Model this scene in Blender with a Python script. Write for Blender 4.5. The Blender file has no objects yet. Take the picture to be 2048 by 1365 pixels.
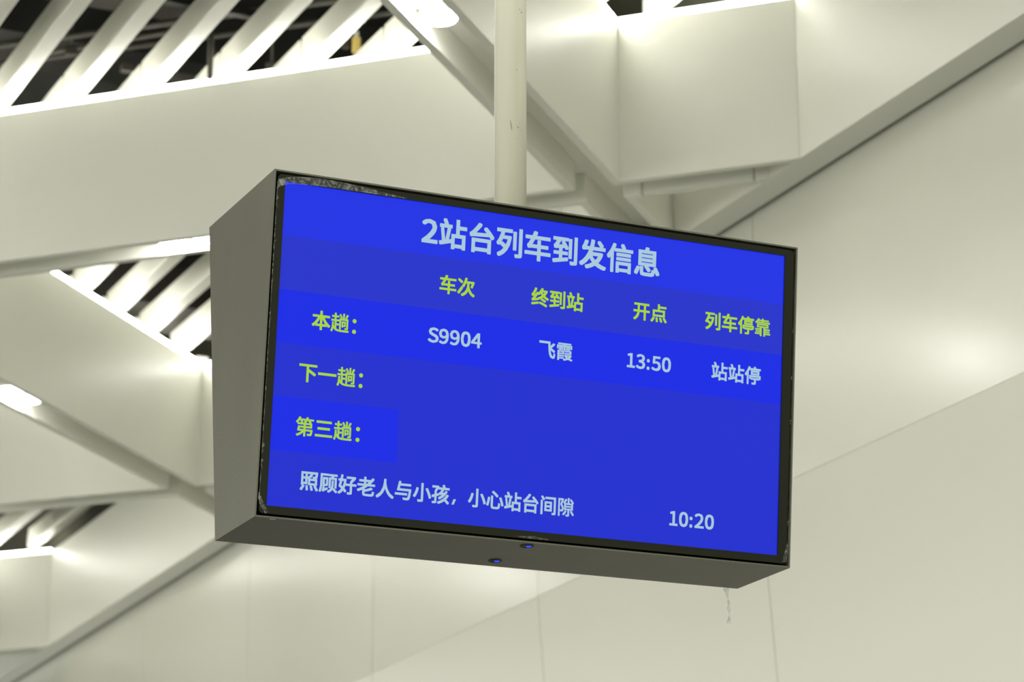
import bpy, bmesh, math, random, json
from mathutils import Vector, Matrix
random.seed(7)
scene = bpy.context.scene
COL = scene.collection
CAM_Z = 1.6                      # eye height above the platform floor

# ------------------------------------------------------------------ camera
PITCH, ROLL, FPX = 0.308221, -0.00058, 5722.74
cam_data = bpy.data.cameras.new('camera')
cam_data.sensor_width = 36.0
cam_data.lens = 36.0 * FPX / 2048.0
cam_data.clip_start = 0.05
cam_data.clip_end = 200
cam_data.dof.use_dof = True
cam_data.dof.focus_distance = 6.25
cam_data.dof.aperture_fstop = 5.6
cam = bpy.data.objects.new('camera', cam_data)
COL.objects.link(cam)
cam.matrix_world = Matrix.Translation((0, 0, CAM_Z)) @ Matrix.Rotation(math.pi / 2 + PITCH, 4, 'X') @ Matrix.Rotation(ROLL, 4, 'Z')
scene.camera = cam

# ------------------------------------------------------------------ view
scene.view_settings.view_transform = 'Standard'
scene.view_settings.look = 'None'
scene.view_settings.exposure = 0.80
scene.view_settings.gamma = 1.0
scene.view_settings.use_curve_mapping = False

# ------------------------------------------------------------------ light
world = bpy.data.worlds.new('world')
scene.world = world
world.use_nodes = True
world.node_tree.nodes['Background'].inputs[0].default_value = (0.96, 0.965, 0.87, 1)
world.node_tree.nodes['Background'].inputs[1].default_value = 0.98

def area(name, loc, rot, sx, sy, power, col=(1, 0.99, 0.93)):
    l = bpy.data.lights.new(name, 'AREA'); l.shape = 'RECTANGLE'; l.size = sx; l.size_y = sy
    l.energy = power; l.color = col
    o = bpy.data.objects.new(name, l); COL.objects.link(o); o.location = loc; o.rotation_euler = rot
    return o
# added unseen fill lights above and behind the camera, for bounce off the floor
area('added_fill_light', (-4.5, -2.0, 5.4), (0, 0, math.radians(25)), 0.6, 9.0, 200)
area('added_fill_light', (1.0, -3.0, 5.4), (0, 0, math.radians(25)), 0.6, 8.0, 120)
# two added unseen lights, placed to lay reflected streaks on the pole
area('added_streak_light', (-2.7, 2.95, 5.75), (0, 0, -math.atan2(0.64, 0.77)), 0.34, 4.2, 110)
area('added_streak_light', (2.2, 4.35, 5.75), (0, 0, math.atan2(0.78, 0.63)), 0.3, 2.6, 36)
# ------------------------------------------------------------------ materials
def srgb(r, g, b):
    f = lambda c: (c / 255 / 12.92) if c / 255 <= 0.04045 else ((c / 255 + 0.055) / 1.055) ** 2.4
    return (f(r), f(g), f(b), 1.0)

def principled(name, base, rough=0.5, metal=0.0, spec=0.5, emit=None, estr=0.0, noise=None, bump=None, coat=0.0):
    m = bpy.data.materials.new(name); m.use_nodes = True
    nt = m.node_tree; p = nt.nodes['Principled BSDF']
    p.inputs['Base Color'].default_value = base
    p.inputs['Roughness'].default_value = rough
    p.inputs['Metallic'].default_value = metal
    p.inputs['Specular IOR Level'].default_value = spec
    p.inputs['Coat Weight'].default_value = coat
    if emit:
        p.inputs['Emission Color'].default_value = emit
        p.inputs['Emission Strength'].default_value = estr
    if noise or bump:
        tc = nt.nodes.new('ShaderNodeTexCoord')
        mp = nt.nodes.new('ShaderNodeMapping')
        nt.links.new(tc.outputs['Object'], mp.inputs[0])
    if noise:
        scale, amount, stretch, dark = noise
        mp.inputs['Scale'].default_value = stretch
        n = nt.nodes.new('ShaderNodeTexNoise'); n.inputs['Scale'].default_value = scale; n.inputs['Detail'].default_value = 5
        r = nt.nodes.new('ShaderNodeValToRGB')
        r.color_ramp.elements[0].position = 0.5 - amount; r.color_ramp.elements[0].color = dark
        r.color_ramp.elements[1].position = 0.5 + amount; r.color_ramp.elements[1].color = base
        nt.links.new(mp.outputs[0], n.inputs['Vector'])
        nt.links.new(n.outputs['Fac'], r.inputs[0])
        nt.links.new(r.outputs[0], p.inputs['Base Color'])
    if bump:
        bs, st = bump
        n2 = nt.nodes.new('ShaderNodeTexNoise'); n2.inputs['Scale'].default_value = bs; n2.inputs['Detail'].default_value = 3
        b = nt.nodes.new('ShaderNodeBump'); b.inputs['Strength'].default_value = st; b.inputs['Distance'].default_value = 0.01
        nt.links.new(tc.outputs['Object'], n2.inputs['Vector'])
        nt.links.new(n2.outputs['Fac'], b.inputs['Height'])
        nt.links.new(b.outputs[0], p.inputs['Normal'])
    return m

def emitter(name, col, strength):
    m = bpy.data.materials.new(name); m.use_nodes = True
    nt = m.node_tree; nt.nodes.clear()
    e = nt.nodes.new('ShaderNodeEmission'); o = nt.nodes.new('ShaderNodeOutputMaterial')
    e.inputs[0].default_value = col; e.inputs[1].default_value = strength
    nt.links.new(e.outputs[0], o.inputs[0])
    return m

def film_material():
    m = bpy.data.materials.new('clear_film'); m.use_nodes = True
    nt = m.node_tree; p = nt.nodes['Principled BSDF']
    p.inputs['Base Color'].default_value = (0.55, 0.57, 0.5, 1); p.inputs['Roughness'].default_value = 0.18
    p.inputs['Specular IOR Level'].default_value = 0.6
    tc = nt.nodes.new('ShaderNodeTexCoord'); n = nt.nodes.new('ShaderNodeTexNoise')
    n.inputs['Scale'].default_value = 130; n.inputs['Detail'].default_value = 4; n.inputs['Roughness'].default_value = 0.7
    r = nt.nodes.new('ShaderNodeValToRGB')
    r.color_ramp.elements[0].position = 0.46; r.color_ramp.elements[0].color = (0.02, 0.02, 0.02, 1)
    r.color_ramp.elements[1].position = 0.70; r.color_ramp.elements[1].color = (0.22, 0.22, 0.22, 1)
    nt.links.new(tc.outputs['Object'], n.inputs['Vector']); nt.links.new(n.outputs['Fac'], r.inputs[0])
    nt.links.new(r.outputs[0], p.inputs['Alpha'])
    b = nt.nodes.new('ShaderNodeBump'); b.inputs['Strength'].default_value = 0.6; b.inputs['Distance'].default_value = 0.004
    nt.links.new(n.outputs['Fac'], b.inputs['Height']); nt.links.new(b.outputs[0], p.inputs['Normal'])
    return m

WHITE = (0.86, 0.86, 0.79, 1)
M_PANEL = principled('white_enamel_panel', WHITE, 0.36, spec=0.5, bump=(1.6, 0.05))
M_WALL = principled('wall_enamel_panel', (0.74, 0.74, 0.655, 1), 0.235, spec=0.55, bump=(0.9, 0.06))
M_SLAT = principled('white_slat', (0.82, 0.82, 0.74, 1), 0.4)
M_DARK = principled('plenum_black', (0.018, 0.018, 0.013, 1), 0.85, noise=(2.2, 0.18, (1, 1, 1), (0.007, 0.007, 0.005, 1)))
M_SEAM = principled('seam_shadow_gap', (0.12, 0.12, 0.085, 1), 0.8)
M_PIPE = principled('dusty_grey_pipe', (0.065, 0.062, 0.05, 1), 0.6, noise=(9, 0.2, (1, 1, 1), (0.03, 0.03, 0.024, 1)))
M_RUST = principled('brown_duct', (0.035, 0.030, 0.024, 1), 0.7, noise=(5, 0.2, (1, 1, 1), (0.02, 0.018, 0.014, 1)))
M_TAG = principled('yellow_tag', (0.55, 0.42, 0.12, 1), 0.6)
M_FLOOR = principled('platform_granite', (0.13, 0.13, 0.115, 1), 0.35, noise=(30, 0.2, (1, 1, 1), (0.10, 0.10, 0.09, 1)))
M_POLE = principled('cream_painted_steel', (0.80, 0.78, 0.64, 1), 0.13, spec=0.7, noise=(14, 0.30, (1, 1, 0.25), (0.73, 0.71, 0.57, 1)))
M_CHIP = principled('paint_chip_metal', (0.16, 0.15, 0.12, 1), 0.5)
M_COVE = emitter('cove_light_diffuser', (1.0, 0.985, 0.90, 1), 13.0)
M_LAMP = emitter('downlight_diffuser', (1.0, 0.985, 0.93, 1), 75.0)
M_RIM = principled('downlight_white_rim', (0.85, 0.85, 0.80, 1), 0.4)
M_CASE = principled('charcoal_powder_coat', (0.104, 0.103, 0.074, 1), 0.42, metal=0.25, noise=(7, 0.25, (1, 1, 0.35), (0.086, 0.085, 0.062, 1)), bump=(160, 0.05))
M_BEZEL = principled('black_gloss_bezel', (0.012, 0.013, 0.007, 1), 0.25, spec=0.12)
M_SCREENBACK = principled('black_plastic', (0.012, 0.012, 0.009, 1), 0.6)

def screen_mat(name, c):
    return principled(name, (0.004, 0.004, 0.01, 1), 0.16, spec=0.12, emit=srgb(*c), estr=0.59)
M_BLUE_A = screen_mat('screen_blue_title', (22, 45, 224))
M_BLUE_B = screen_mat('screen_blue_header', (30, 46, 199))
M_BLUE_C = screen_mat('screen_blue_row', (8, 35, 225))
M_BLUE_D = screen_mat('screen_blue_ground', (24, 41, 203))
M_TXT_W = screen_mat('screen_text_pale', (166, 197, 214))
M_TXT_Y = screen_mat('screen_text_lime', (166, 210, 44))
M_FILM = film_material()
M_TAPE = bpy.data.materials.new('milky_tape'); M_TAPE.use_nodes = True
_n = M_TAPE.node_tree; _n.nodes.clear()
_o = _n.nodes.new('ShaderNodeOutputMaterial'); _m = _n.nodes.new('ShaderNodeMixShader'); _m2 = _n.nodes.new('ShaderNodeMixShader')
_t = _n.nodes.new('ShaderNodeBsdfTransparent'); _d = _n.nodes.new('ShaderNodeBsdfTranslucent'); _g = _n.nodes.new('ShaderNodeBsdfGlossy')
_d.inputs[0].default_value = (0.97, 0.97, 0.95, 1); _g.inputs['Roughness'].default_value = 0.25; _m2.inputs[0].default_value = 0.4; _m.inputs[0].default_value = 0.45
_n.links.new(_d.outputs[0], _m2.inputs[1]); _n.links.new(_g.outputs[0], _m2.inputs[2])
_n.links.new(_t.outputs[0], _m.inputs[1]); _n.links.new(_m2.outputs[0], _m.inputs[2]); _n.links.new(_m.outputs[0], _o.inputs[0])
M_GLINT = principled('blue_glint', (0.02, 0.03, 0.2, 1), 0.1, emit=srgb(30, 60, 235), estr=1.0)  # glows to imitate a blue reflection in the underside holes
M_LABELW = principled('white_label', (0.6, 0.6, 0.55, 1), 0.5)

# ------------------------------------------------------------------ mesh helpers
def new_obj(name, verts, faces, mats, loc=(0, 0, 0), parent=None, smooth=False, fmat=None):
    me = bpy.data.meshes.new(name); me.from_pydata([tuple(v) for v in verts], [], faces); me.update()
    for m in (mats if isinstance(mats, (list, tuple)) else [mats]): me.materials.append(m)
    if fmat:
        for p, i in zip(me.polygons, fmat): p.material_index = i
    if smooth: me.polygons.foreach_set('use_smooth', [True] * len(me.polygons))
    bm = bmesh.new(); bm.from_mesh(me); bmesh.ops.recalc_face_normals(bm, faces=bm.faces); bm.to_mesh(me); bm.free()
    o = bpy.data.objects.new(name, me); COL.objects.link(o); o.location = loc
    if parent: o.parent = parent
    return o

def thing(name, label, cat, loc, group=None, kind=None):
    o = bpy.data.objects.new(name, None); COL.objects.link(o); o.location = loc; o.empty_display_size = 0.1
    if kind: o['kind'] = kind
    if label: o['label'] = label
    if cat: o['category'] = cat
    if group: o['group'] = group
    return o

def prism(poly, z0, z1):
    """poly: list of (x, y); returns verts, faces of the extruded polygon"""
    n = len(poly)
    v = [(x, y, z0) for x, y in poly] + [(x, y, z1) for x, y in poly]
    f = [tuple(range(n)), tuple(range(n, 2 * n))] + [(i, (i + 1) % n, n + (i + 1) % n, n + i) for i in range(n)]
    return v, f

def merge(*parts):
    V, F = [], []
    for v, f in parts:
        k = len(V); V += list(v); F += [tuple(i + k for i in q) for q in f]
    return V, F

def tube(path, r, seg=12, caps=True):
    V, F = [], []
    path = [Vector(p) for p in path]
    up = Vector((0, 0, 1))
    for i, p in enumerate(path):
        t = (path[min(i + 1, len(path) - 1)] - path[max(i - 1, 0)]).normalized()
        s = t.cross(up if abs(t.z) < 0.95 else Vector((1, 0, 0))).normalized(); w = s.cross(t)
        rr = r[i] if isinstance(r, (list, tuple)) else r
        for k in range(seg):
            a = 2 * math.pi * k / seg
            V.append(tuple(p + (s * math.cos(a) + w * math.sin(a)) * rr))
    for i in range(len(path) - 1):
        for k in range(seg):
            k2 = (k + 1) % seg
            F.append((i * seg + k, i * seg + k2, (i + 1) * seg + k2, (i + 1) * seg + k))
    if caps: F += [tuple(range(seg)), tuple(range(len(V) - seg, len(V)))]
    return V, F

# ------------------------------------------------------------------ the ceiling lattice's own axes
T = -0.435816
A_DIR = Vector((math.sin(T - math.pi / 4), math.cos(T - math.pi / 4)))     # along the cross beams
B_DIR = Vector((math.sin(T + math.pi / 4), math.cos(T + math.pi / 4)))     # along the diagonal beams
D_DIR = Vector((math.sin(T), math.cos(T)))                                 # along wall, edge beam and slats
N_DIR = Vector((math.cos(T), -math.sin(T)))                                # out towards the wall
R2 = math.sqrt(2)
def ab(a, b): v = A_DIR * a + B_DIR * b; return (v.x, v.y)
def dn(d, n): v = D_DIR * d + N_DIR * n; return (v.x, v.y)
SOFFIT = 4.0 + CAM_Z            # underside of the beams
FTOP = 4.672 + CAM_Z            # top of the fascia panels
STOP = 4.700 + CAM_Z            # top of the cove strip
SLAT_Z = 4.770 + CAM_Z
DN = 5.33                       # near face of the edge beam
DF = 5.457
WN = 5.487                       # wall plane

# ------------------------------------------------------------------ floor, slab, plenum
v, f = prism([dn(-14, -16), dn(30, -16), dn(30, 6.2), dn(-14, 6.2)], -0.2, 0.0)
fl = new_obj('floor', v, f, M_FLOOR); fl['kind'] = 'structure'
z0 = 5.55 + CAM_Z
parts = [prism([dn(2, -4), dn(26, -4), dn(26, 6.2), dn(2, 6.2)], z0, z0 + 0.2)]
for d in (4.5, 8.0, 11.6, 15.0, 19.0, 23.0):       # downstand beams of the dark slab
    parts.append(prism([dn(d, -4), dn(d + 0.4, -4), dn(d + 0.4, 6.1), dn(d, 6.1)], z0 - 0.35, z0))
for q in ([dn(2, -4), dn(2.1, -4), dn(2.1, 6.2), dn(2, 6.2)], [dn(25.9, -4), dn(26, -4), dn(26, 6.2), dn(25.9, 6.2)],
          [dn(2, -4.1), dn(26, -4.1), dn(26, -4), dn(2, -4)], [dn(2, 6.1), dn(26, 6.1), dn(26, 6.2), dn(2, 6.2)]):
    parts.append(prism(q, SLAT_Z + 0.02, z0 + 0.1))  # side skirts added to keep world light out of the plenum
v, f = merge(*parts)
ce = new_obj('ceiling', v, f, M_DARK); ce['kind'] = 'structure'

# ------------------------------------------------------------------ wall: panels in two leaning facets
wall = thing('wall_right', None, None, (*dn(12, WN), 0), kind='structure')
WL = Vector((*dn(12, WN), 0))
FOLD = 2.84 + CAM_Z
LEAN = 0.075
seams = [-6.3, -4.33, -2.36, -0.39, 1.58, 3.55, 5.52, 7.495, 9.473, 11.505, 13.49, 15.40, 17.37, 19.34, 21.31, 23.28, 25.25]
def wall_panel(d0, d1, zlo, zhi, nlo, nhi):
    g = 0.003
    th = 0.02
    pts = []
    for (d, z, n) in ((d0 + g, zlo + 0.0, nlo), (d1 - g, zlo + 0.0, nlo), (d1 - g, zhi, nhi), (d0 + g, zhi, nhi)):
        pts.append(Vector((*dn(d, n), z)) - WL)
    back = [p + Vector((*(N_DIR * th), 0)) for p in pts]
    V = pts + back
    F = [(0, 1, 2, 3), (4, 5, 6, 7), (0, 1, 5, 4), (1, 2, 6, 5), (2, 3, 7, 6), (3, 0, 4, 7)]
    return new_obj('wall_panel', V, F, M_WALL, parent=wall)
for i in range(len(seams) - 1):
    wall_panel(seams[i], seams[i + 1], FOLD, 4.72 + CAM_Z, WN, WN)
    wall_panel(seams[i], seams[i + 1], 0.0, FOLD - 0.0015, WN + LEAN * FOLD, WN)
V = []
for (z, n) in ((0, WN + LEAN * FOLD + 0.021), (FOLD, WN + 0.021), (5.9 + CAM_Z, WN + 0.021)):
    for d in (-6.3, 25.25): V.append(Vector((*dn(d, n), z)) - WL)
V2 = [p + Vector((*(N_DIR * 0.12), 0)) for p in V]
new_obj('backing', V + V2, [(0, 1, 3, 2), (2, 3, 5, 4), (6, 7, 9, 8), (8, 9, 11, 10), (0, 1, 7, 6), (4, 5, 11, 10), (0, 2, 8, 6), (2, 4, 10, 8), (1, 3, 9, 7), (3, 5, 11, 9)], M_SEAM, parent=wall)

# ------------------------------------------------------------------ lattice beams
TH = 0.035
def add_local(name, vf, mat, root, parent=None, **k):
    L = root.location
    return new_obj(name, [(x - L.x, y - L.y, z - L.z) for x, y, z in vf[0]], vf[1], mat, parent=parent or root, **k)

def clip_poly(poly, nmax):
    """keep n <= nmax (polygon given in x, y)"""
    out = []
    for i in range(len(poly)):
        p, q = Vector(poly[i]), Vector(poly[(i + 1) % len(poly)])
        a, b = p.dot(N_DIR) - nmax, q.dot(N_DIR) - nmax
        if a <= 0: out.append(tuple(p))
        if a * b < 0: out.append(tuple(p + (q - p) * (a / (a - b))))
    return out

def rect(axis, s0, s1, t0, t1):
    """axis 'A': beam runs along a, t is b; axis 'B': runs along b, t is a"""
    c = [(s0, t0), (s1, t0), (s1, t1), (s0, t1)]
    return [ab(*p) if axis == 'A' else ab(p[1], p[0]) for p in c]

def beam(axis, s0, s1, t0, t1, label, splits_far=(), roof_ext=(0, 0), coves=(True, True)):
    """hollow beam: two fascias with a recessed channel between; clipped where it meets the edge beam"""
    sm, tm = (s0 + s1) / 2, (t0 + t1) / 2
    base = ab(sm, tm) if axis == 'A' else ab(tm, sm)
    root = thing('ceiling_beam', label, 'ceiling beam', (*base, SOFFIT), group='white boxed ceiling beams')
    lim = DN - 0.002
    for k, (u0, u1) in enumerate(((t0, t0 + TH), (t1 - TH, t1))):
        cuts = [s0] + (list(splits_far) if k else []) + [s1]
        e = TH if axis == 'A' else 0.0
        for c0, c1 in zip(cuts[:-1], cuts[1:]):
            p = clip_poly(rect(axis, c0 + (0.004 if c0 != s0 else -e), c1 - (0.004 if c1 != s1 else -e), u0, u1), lim)
            if len(p) < 3: continue
            add_local('fascia_panel', prism(p, SOFFIT, FTOP), M_PANEL, root)
        if coves[k]:
            p = clip_poly(rect(axis, s0, s1, u0 + (0.004 if k == 0 else 0), u1 - (0.004 if k == 1 else 0)), lim)
            if len(p) >= 3: add_local('light_strip', prism(p, FTOP + 0.001, STOP), M_COVE, root)
    p = clip_poly(rect(axis, s0 - max(roof_ext[0], TH if axis == 'B' else 0), s1 + max(roof_ext[1], TH if axis == 'B' else 0), t0 + TH + 0.001, t1 - TH - 0.001), lim)
    if len(p) >= 3: add_local('channel_roof', prism(p, SOFFIT + 0.12, SOFFIT + 0.132), M_PANEL, root)
    p = clip_poly(rect(axis, s0, s1, t0 + 0.03, t1 - 0.03), lim)
    if len(p) >= 3: add_local('top_cap', prism(p, STOP - 0.02, STOP - 0.001), M_PANEL, root)
    return root

A0, A1 = 10.01, 10.21
F0, F1 = 13.64, 13.84
G0, G1 = 17.26, 17.46
B0, B1 = 3.20, 3.43
E0, E1 = 6.80, 7.03
H0, H1 = 10.41, 10.64
EX = (0.195, 0.195)
beam('A', B1, E0, A0, A1, 'broad white beam across the upper left behind the display, two lit downlights under its end', roof_ext=(0.195, 0.195))
beam('A', 2.2, B0, A0, A1, 'short white beam right of the pole, its square fascia ending at the long edge beam', splits_far=(2.70, 3.16), roof_ext=(0, 0.0))
beam('A', E1, H0, A0, A1, 'white cross beam outside the left edge, in line with the broad upper beam', roof_ext=(0, 0.195))
beam('A', E1, H0, F0, F1, 'white cross beam at left, low below the slanting beam with two lamps', roof_ext=(0.195, 0.195))
beam('A', 5.8, E0, F0, F1, 'short far end of white beam just left of the display cabinet', roof_ext=(0, 0))
beam('A', 9.4, H0, G0, G1, 'farthest white beam, its pale square fascia at the bottom left corner', roof_ext=(0, 0.195))
beam('B', 6.60, A0, B0, B1, 'diagonal white beam passing behind the pole with a pair of bright downlights', roof_ext=(0, 0))
beam('B', A1, 11.2, B0, B1, 'short stub of diagonal beam just above the display, right of the pole')
beam('B', A1, F0, E0, E1, 'slanting white beam left of the display with a pair of lamps at the left edge', roof_ext=(0, 0))
beam('B', F1, 14.8, E0, E1, 'short stub of slanting beam against the lower left side of the display')
beam('B', 6.60, A0, E0, E1, 'slanting white beam outside the frame, up beyond the left edge')
beam('B', F1, G0, H0, H1, 'slanting white beam outside the frame, left of the farthest slats')

# long edge beam along the wall
root = thing('edge_beam', 'long white edge beam running diagonally along the wall from top right to bottom left', 'ceiling beam', (*dn(14, DN), SOFFIT))
cuts = [2.2, 4.74, 9.86, 14.98, 20.10, 25.2]
for c0, c1 in zip(cuts[:-1], cuts[1:]):
    add_local('fascia_panel', prism([dn(c0 + 0.003, DN), dn(c1 - 0.003, DN), dn(c1 - 0.003, DN + 0.03), dn(c0 + 0.003, DN + 0.03)], SOFFIT, STOP - 0.02), M_PANEL, root)
add_local('soffit_panel', prism([dn(2.2, DN + 0.031), dn(25.2, DN + 0.031), dn(25.2, DF), dn(2.2, DF)], SOFFIT, SOFFIT + 0.03), M_PANEL, root)
add_local('top_cap', prism([dn(2.2, DN + 0.031), dn(25.2, DN + 0.031), dn(25.2, DF), dn(2.2, DF)], STOP - 0.05, STOP - 0.02), M_PANEL, root)

# ------------------------------------------------------------------ slatted grilles in the cells
SW_, SH_ = 0.073, 0.13
def slat_mesh():
    h = SW_ / 2
    me = bpy.data.meshes.new('slat')
    c = 0.004
    prof = [(-h, c), (-h + c, 0), (h - c, 0), (h, c), (h, SH_), (-h, SH_)]
    V = [(-0.5, y, z) for y, z in prof] + [(0.5, y, z) for y, z in prof]
    n = len(prof)
    F = [tuple(range(n)), tuple(range(n, 2 * n))] + [(i, (i + 1) % n, n + (i + 1) % n, n + i) for i in range(n)]
    me.from_pydata(V, [], F); me.materials.append(M_SLAT)
    bm = bmesh.new(); bm.from_mesh(me); bmesh.ops.recalc_face_normals(bm, faces=bm.faces); bm.to_mesh(me); bm.free()
    return me
SLAT = slat_mesh()
ANG = math.atan2(D_DIR.y, D_DIR.x)
def grille(a0, a1, b0, b1, label, nmin=-9):
    c = Vector(ab((a0 + a1) / 2, (b0 + b1) / 2))
    root = thing('slatted_grille', label, 'ceiling grille', (c.x, c.y, SLAT_Z), group='slatted ceiling grilles')
    e = 0.19
    for k in range(-16, 9):
        n = 3.138 + 0.2672 * k
        if n + SW_ / 2 > DN - 0.002 or n < nmin: continue
        # d range with a=(d-n)/r2, b=(d+n)/r2
        lo = max((a0 + 0.01) * R2 + n, (b0 + 0.01) * R2 - n); hi = min((a1 + e) * R2 + n, (b1 + e) * R2 - n)
        if hi - lo < 0.25: continue
        o = bpy.data.objects.new('slat', SLAT); COL.objects.link(o); o.parent = root
        p = Vector(dn((lo + hi) / 2, n)) - c
        o.location = (p.x, p.y, 0); o.rotation_euler = (0, 0, ANG); o.scale = (hi - lo, 1, 1)
    # two carrier rails lying across the slats, hung from the slab
    for s in (-1, 1):
        cn = c.dot(N_DIR); cd = c.dot(D_DIR)
        d = cd + s * 0.9
        lo = max(d - (a1 * R2), (b0 * R2) - d, cn - 1.5, nmin); hi = min(d - (a0 * R2), (b1 * R2) - d, DN - 0.05, cn + 1.5)
        if hi - lo < 0.3: continue
        v, f = merge(prism([dn(d - 0.02, lo), dn(d + 0.02, lo), dn(d + 0.02, hi), dn(d - 0.02, hi)], SLAT_Z + SH_, SLAT_Z + SH_ + 0.03),
                     prism([dn(d - 0.005, lo + 0.2), dn(d + 0.005, lo + 0.2), dn(d + 0.005, lo + 0.21), dn(d - 0.005, lo + 0.21)], SLAT_Z + SH_ + 0.03, 5.2 + CAM_Z),
                     prism([dn(d - 0.005, hi - 0.21), dn(d + 0.005, hi - 0.21), dn(d + 0.005, hi - 0.2), dn(d - 0.005, hi - 0.2)], SLAT_Z + SH_ + 0.03, 5.2 + CAM_Z))
        add_local('carrier_rail', (v, f), M_RUST, root)
    return root
grille(B1, E0, 6.60, A0, 'slatted white ceiling grille at the top left, above the broad beam')
grille(B1, E0, A1, F0, 'slatted white ceiling grille in the triangle left of the display cabinet')
grille(-0.2, B0, 6.60, A0, 'slatted white ceiling grille barely showing at the top right of the pole')
grille(E1, H0, F1, G0, 'slatted white ceiling grille low at the left edge, farthest from the camera')
grille(E1, H0, A1, F0, 'slatted white ceiling grille hidden behind the slanting beam at left')

# ------------------------------------------------------------------ downlights
def downlight(a, b, label):
    x, y = ab(a, b)
    root = thing('downlight', label, 'downlight', (x, y, SOFFIT + 0.1195), group='round downlights under the ceiling beams')
    R, seg = 0.0675, 32
    def ring(r, z): return [(r * math.cos(2 * math.pi * i / seg), r * math.sin(2 * math.pi * i / seg), z) for i in range(seg)]
    V = ring(R, 0) + ring(R, -0.090) + ring(R - 0.005, -0.090) + ring(R - 0.005, -0.085)
    F = []
    for j in range(3):
        F += [(j * seg + i, j * seg + (i + 1) % seg, (j + 1) * seg + (i + 1) % seg, (j + 1) * seg + i) for i in range(seg)]
    F.append(tuple(range(seg)))
    new_obj('housing', V, F, M_RIM, parent=root, smooth=False)
    V = ring(R - 0.0053, -0.086) + ring(R - 0.0053, -0.098) + ring(R * 0.6, -0.104) + [(0, 0, -0.106)]
    F = [(k * seg + i, k * seg + (i + 1) % seg, (k + 1) * seg + (i + 1) % seg, (k + 1) * seg + i) for i in range(seg) for k in (0, 1)] + [(2 * seg + i, 2 * seg + (i + 1) % seg, 3 * seg) for i in range(seg)]
    new_obj('diffuser', V, F, M_LAMP, parent=root, smooth=True)
    return root
bc, ec, ac, fc = (B0 + B1) / 2, (E0 + E1) / 2, (A0 + A1) / 2, (F0 + F1) / 2
downlight(bc, 8.365, 'nearer the pole of two bright round downlights in the diagonal beam at top')
downlight(bc, 8.205, 'downlight cut by the top edge of the picture, left of its twin by the pole')
downlight(5.19, ac, 'left of two glowing downlights under the broad beam left of the display')
downlight(5.035, ac, 'glowing downlight touching the upper left corner of the display cabinet')
downlight(ec, 11.955, 'right of two bright downlights under the slanting beam at the left edge')
downlight(ec, 11.795, 'bright downlight cut by the left edge of the picture')
downlight(8.72, fc, 'downlight outside the frame under the low left cross beam, right one')
downlight(8.56, fc, 'downlight outside the frame under the low left cross beam, left one')

# ------------------------------------------------------------------ services in the dark plenum
def run(name, label, cat, pts, r, mat, seg=10, group=None):
    P = [Vector((x, y, z + CAM_Z)) for x, y, z in pts]
    root = P[0].copy()
    v, f = tube([p - root for p in P], r, seg)
    o = new_obj(name, v, f, mat, loc=root, smooth=True)
    o['label'] = label; o['category'] = cat
    if group: o['group'] = group
    return o
def line(p, q, Z):       # long straight run through two plan points, extended both ways
    p, q = Vector(p), Vector(q); d = (q - p)
    return [(*(p - d * 1.6), Z), (*p, Z), (*q, Z), (*(q + d * 1.2), Z)]
run('pipe', 'thin grey pipe crossing behind the top left slats, upper one of two', 'pipe', line((-2.26, 11.60), (-1.30, 11.30), 5.06), 0.016, M_PIPE)
run('pipe', 'thin grey pipe crossing behind the top left slats, lower one of two', 'pipe', line((-2.26, 11.80), (-1.30, 11.50), 5.06), 0.013, M_PIPE)
# curved flexible conduit between the slats
key = [(11.5, 3.0, 5.05), (11.2, 3.3, 5.055), (11.0, 3.46, 5.045), (10.86, 3.545, 5.02), (10.74, 3.565, 4.975), (10.66, 3.555, 4.92), (10.62, 3.545, 4.86), (10.605, 3.54, 4.79), (10.60, 3.54, 4.69)]
pts = []
for i in range(len(key) - 1):
    p0, p1, p2, p3 = key[max(i - 1, 0)], key[i], key[i + 1], key[min(i + 2, len(key) - 1)]
    for s in range(4):
        t = s / 4
        q = [0.5 * (2 * B + (C - A) * t + (2 * A - 5 * B + 4 * C - D) * t * t + (3 * B - A - 3 * C + D) * t ** 3) for A, B, C, D in zip(p0, p1, p2, p3)]
        pts.append((*dn(q[0], q[1]), q[2]))
pts.append((*dn(key[-1][0], key[-1][1]), key[-1][2]))
run('flexible_conduit', 'curved grey flexible conduit dropping between the top left slats onto the broad beam', 'conduit', pts, 0.013, M_PIPE, 12)
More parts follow.
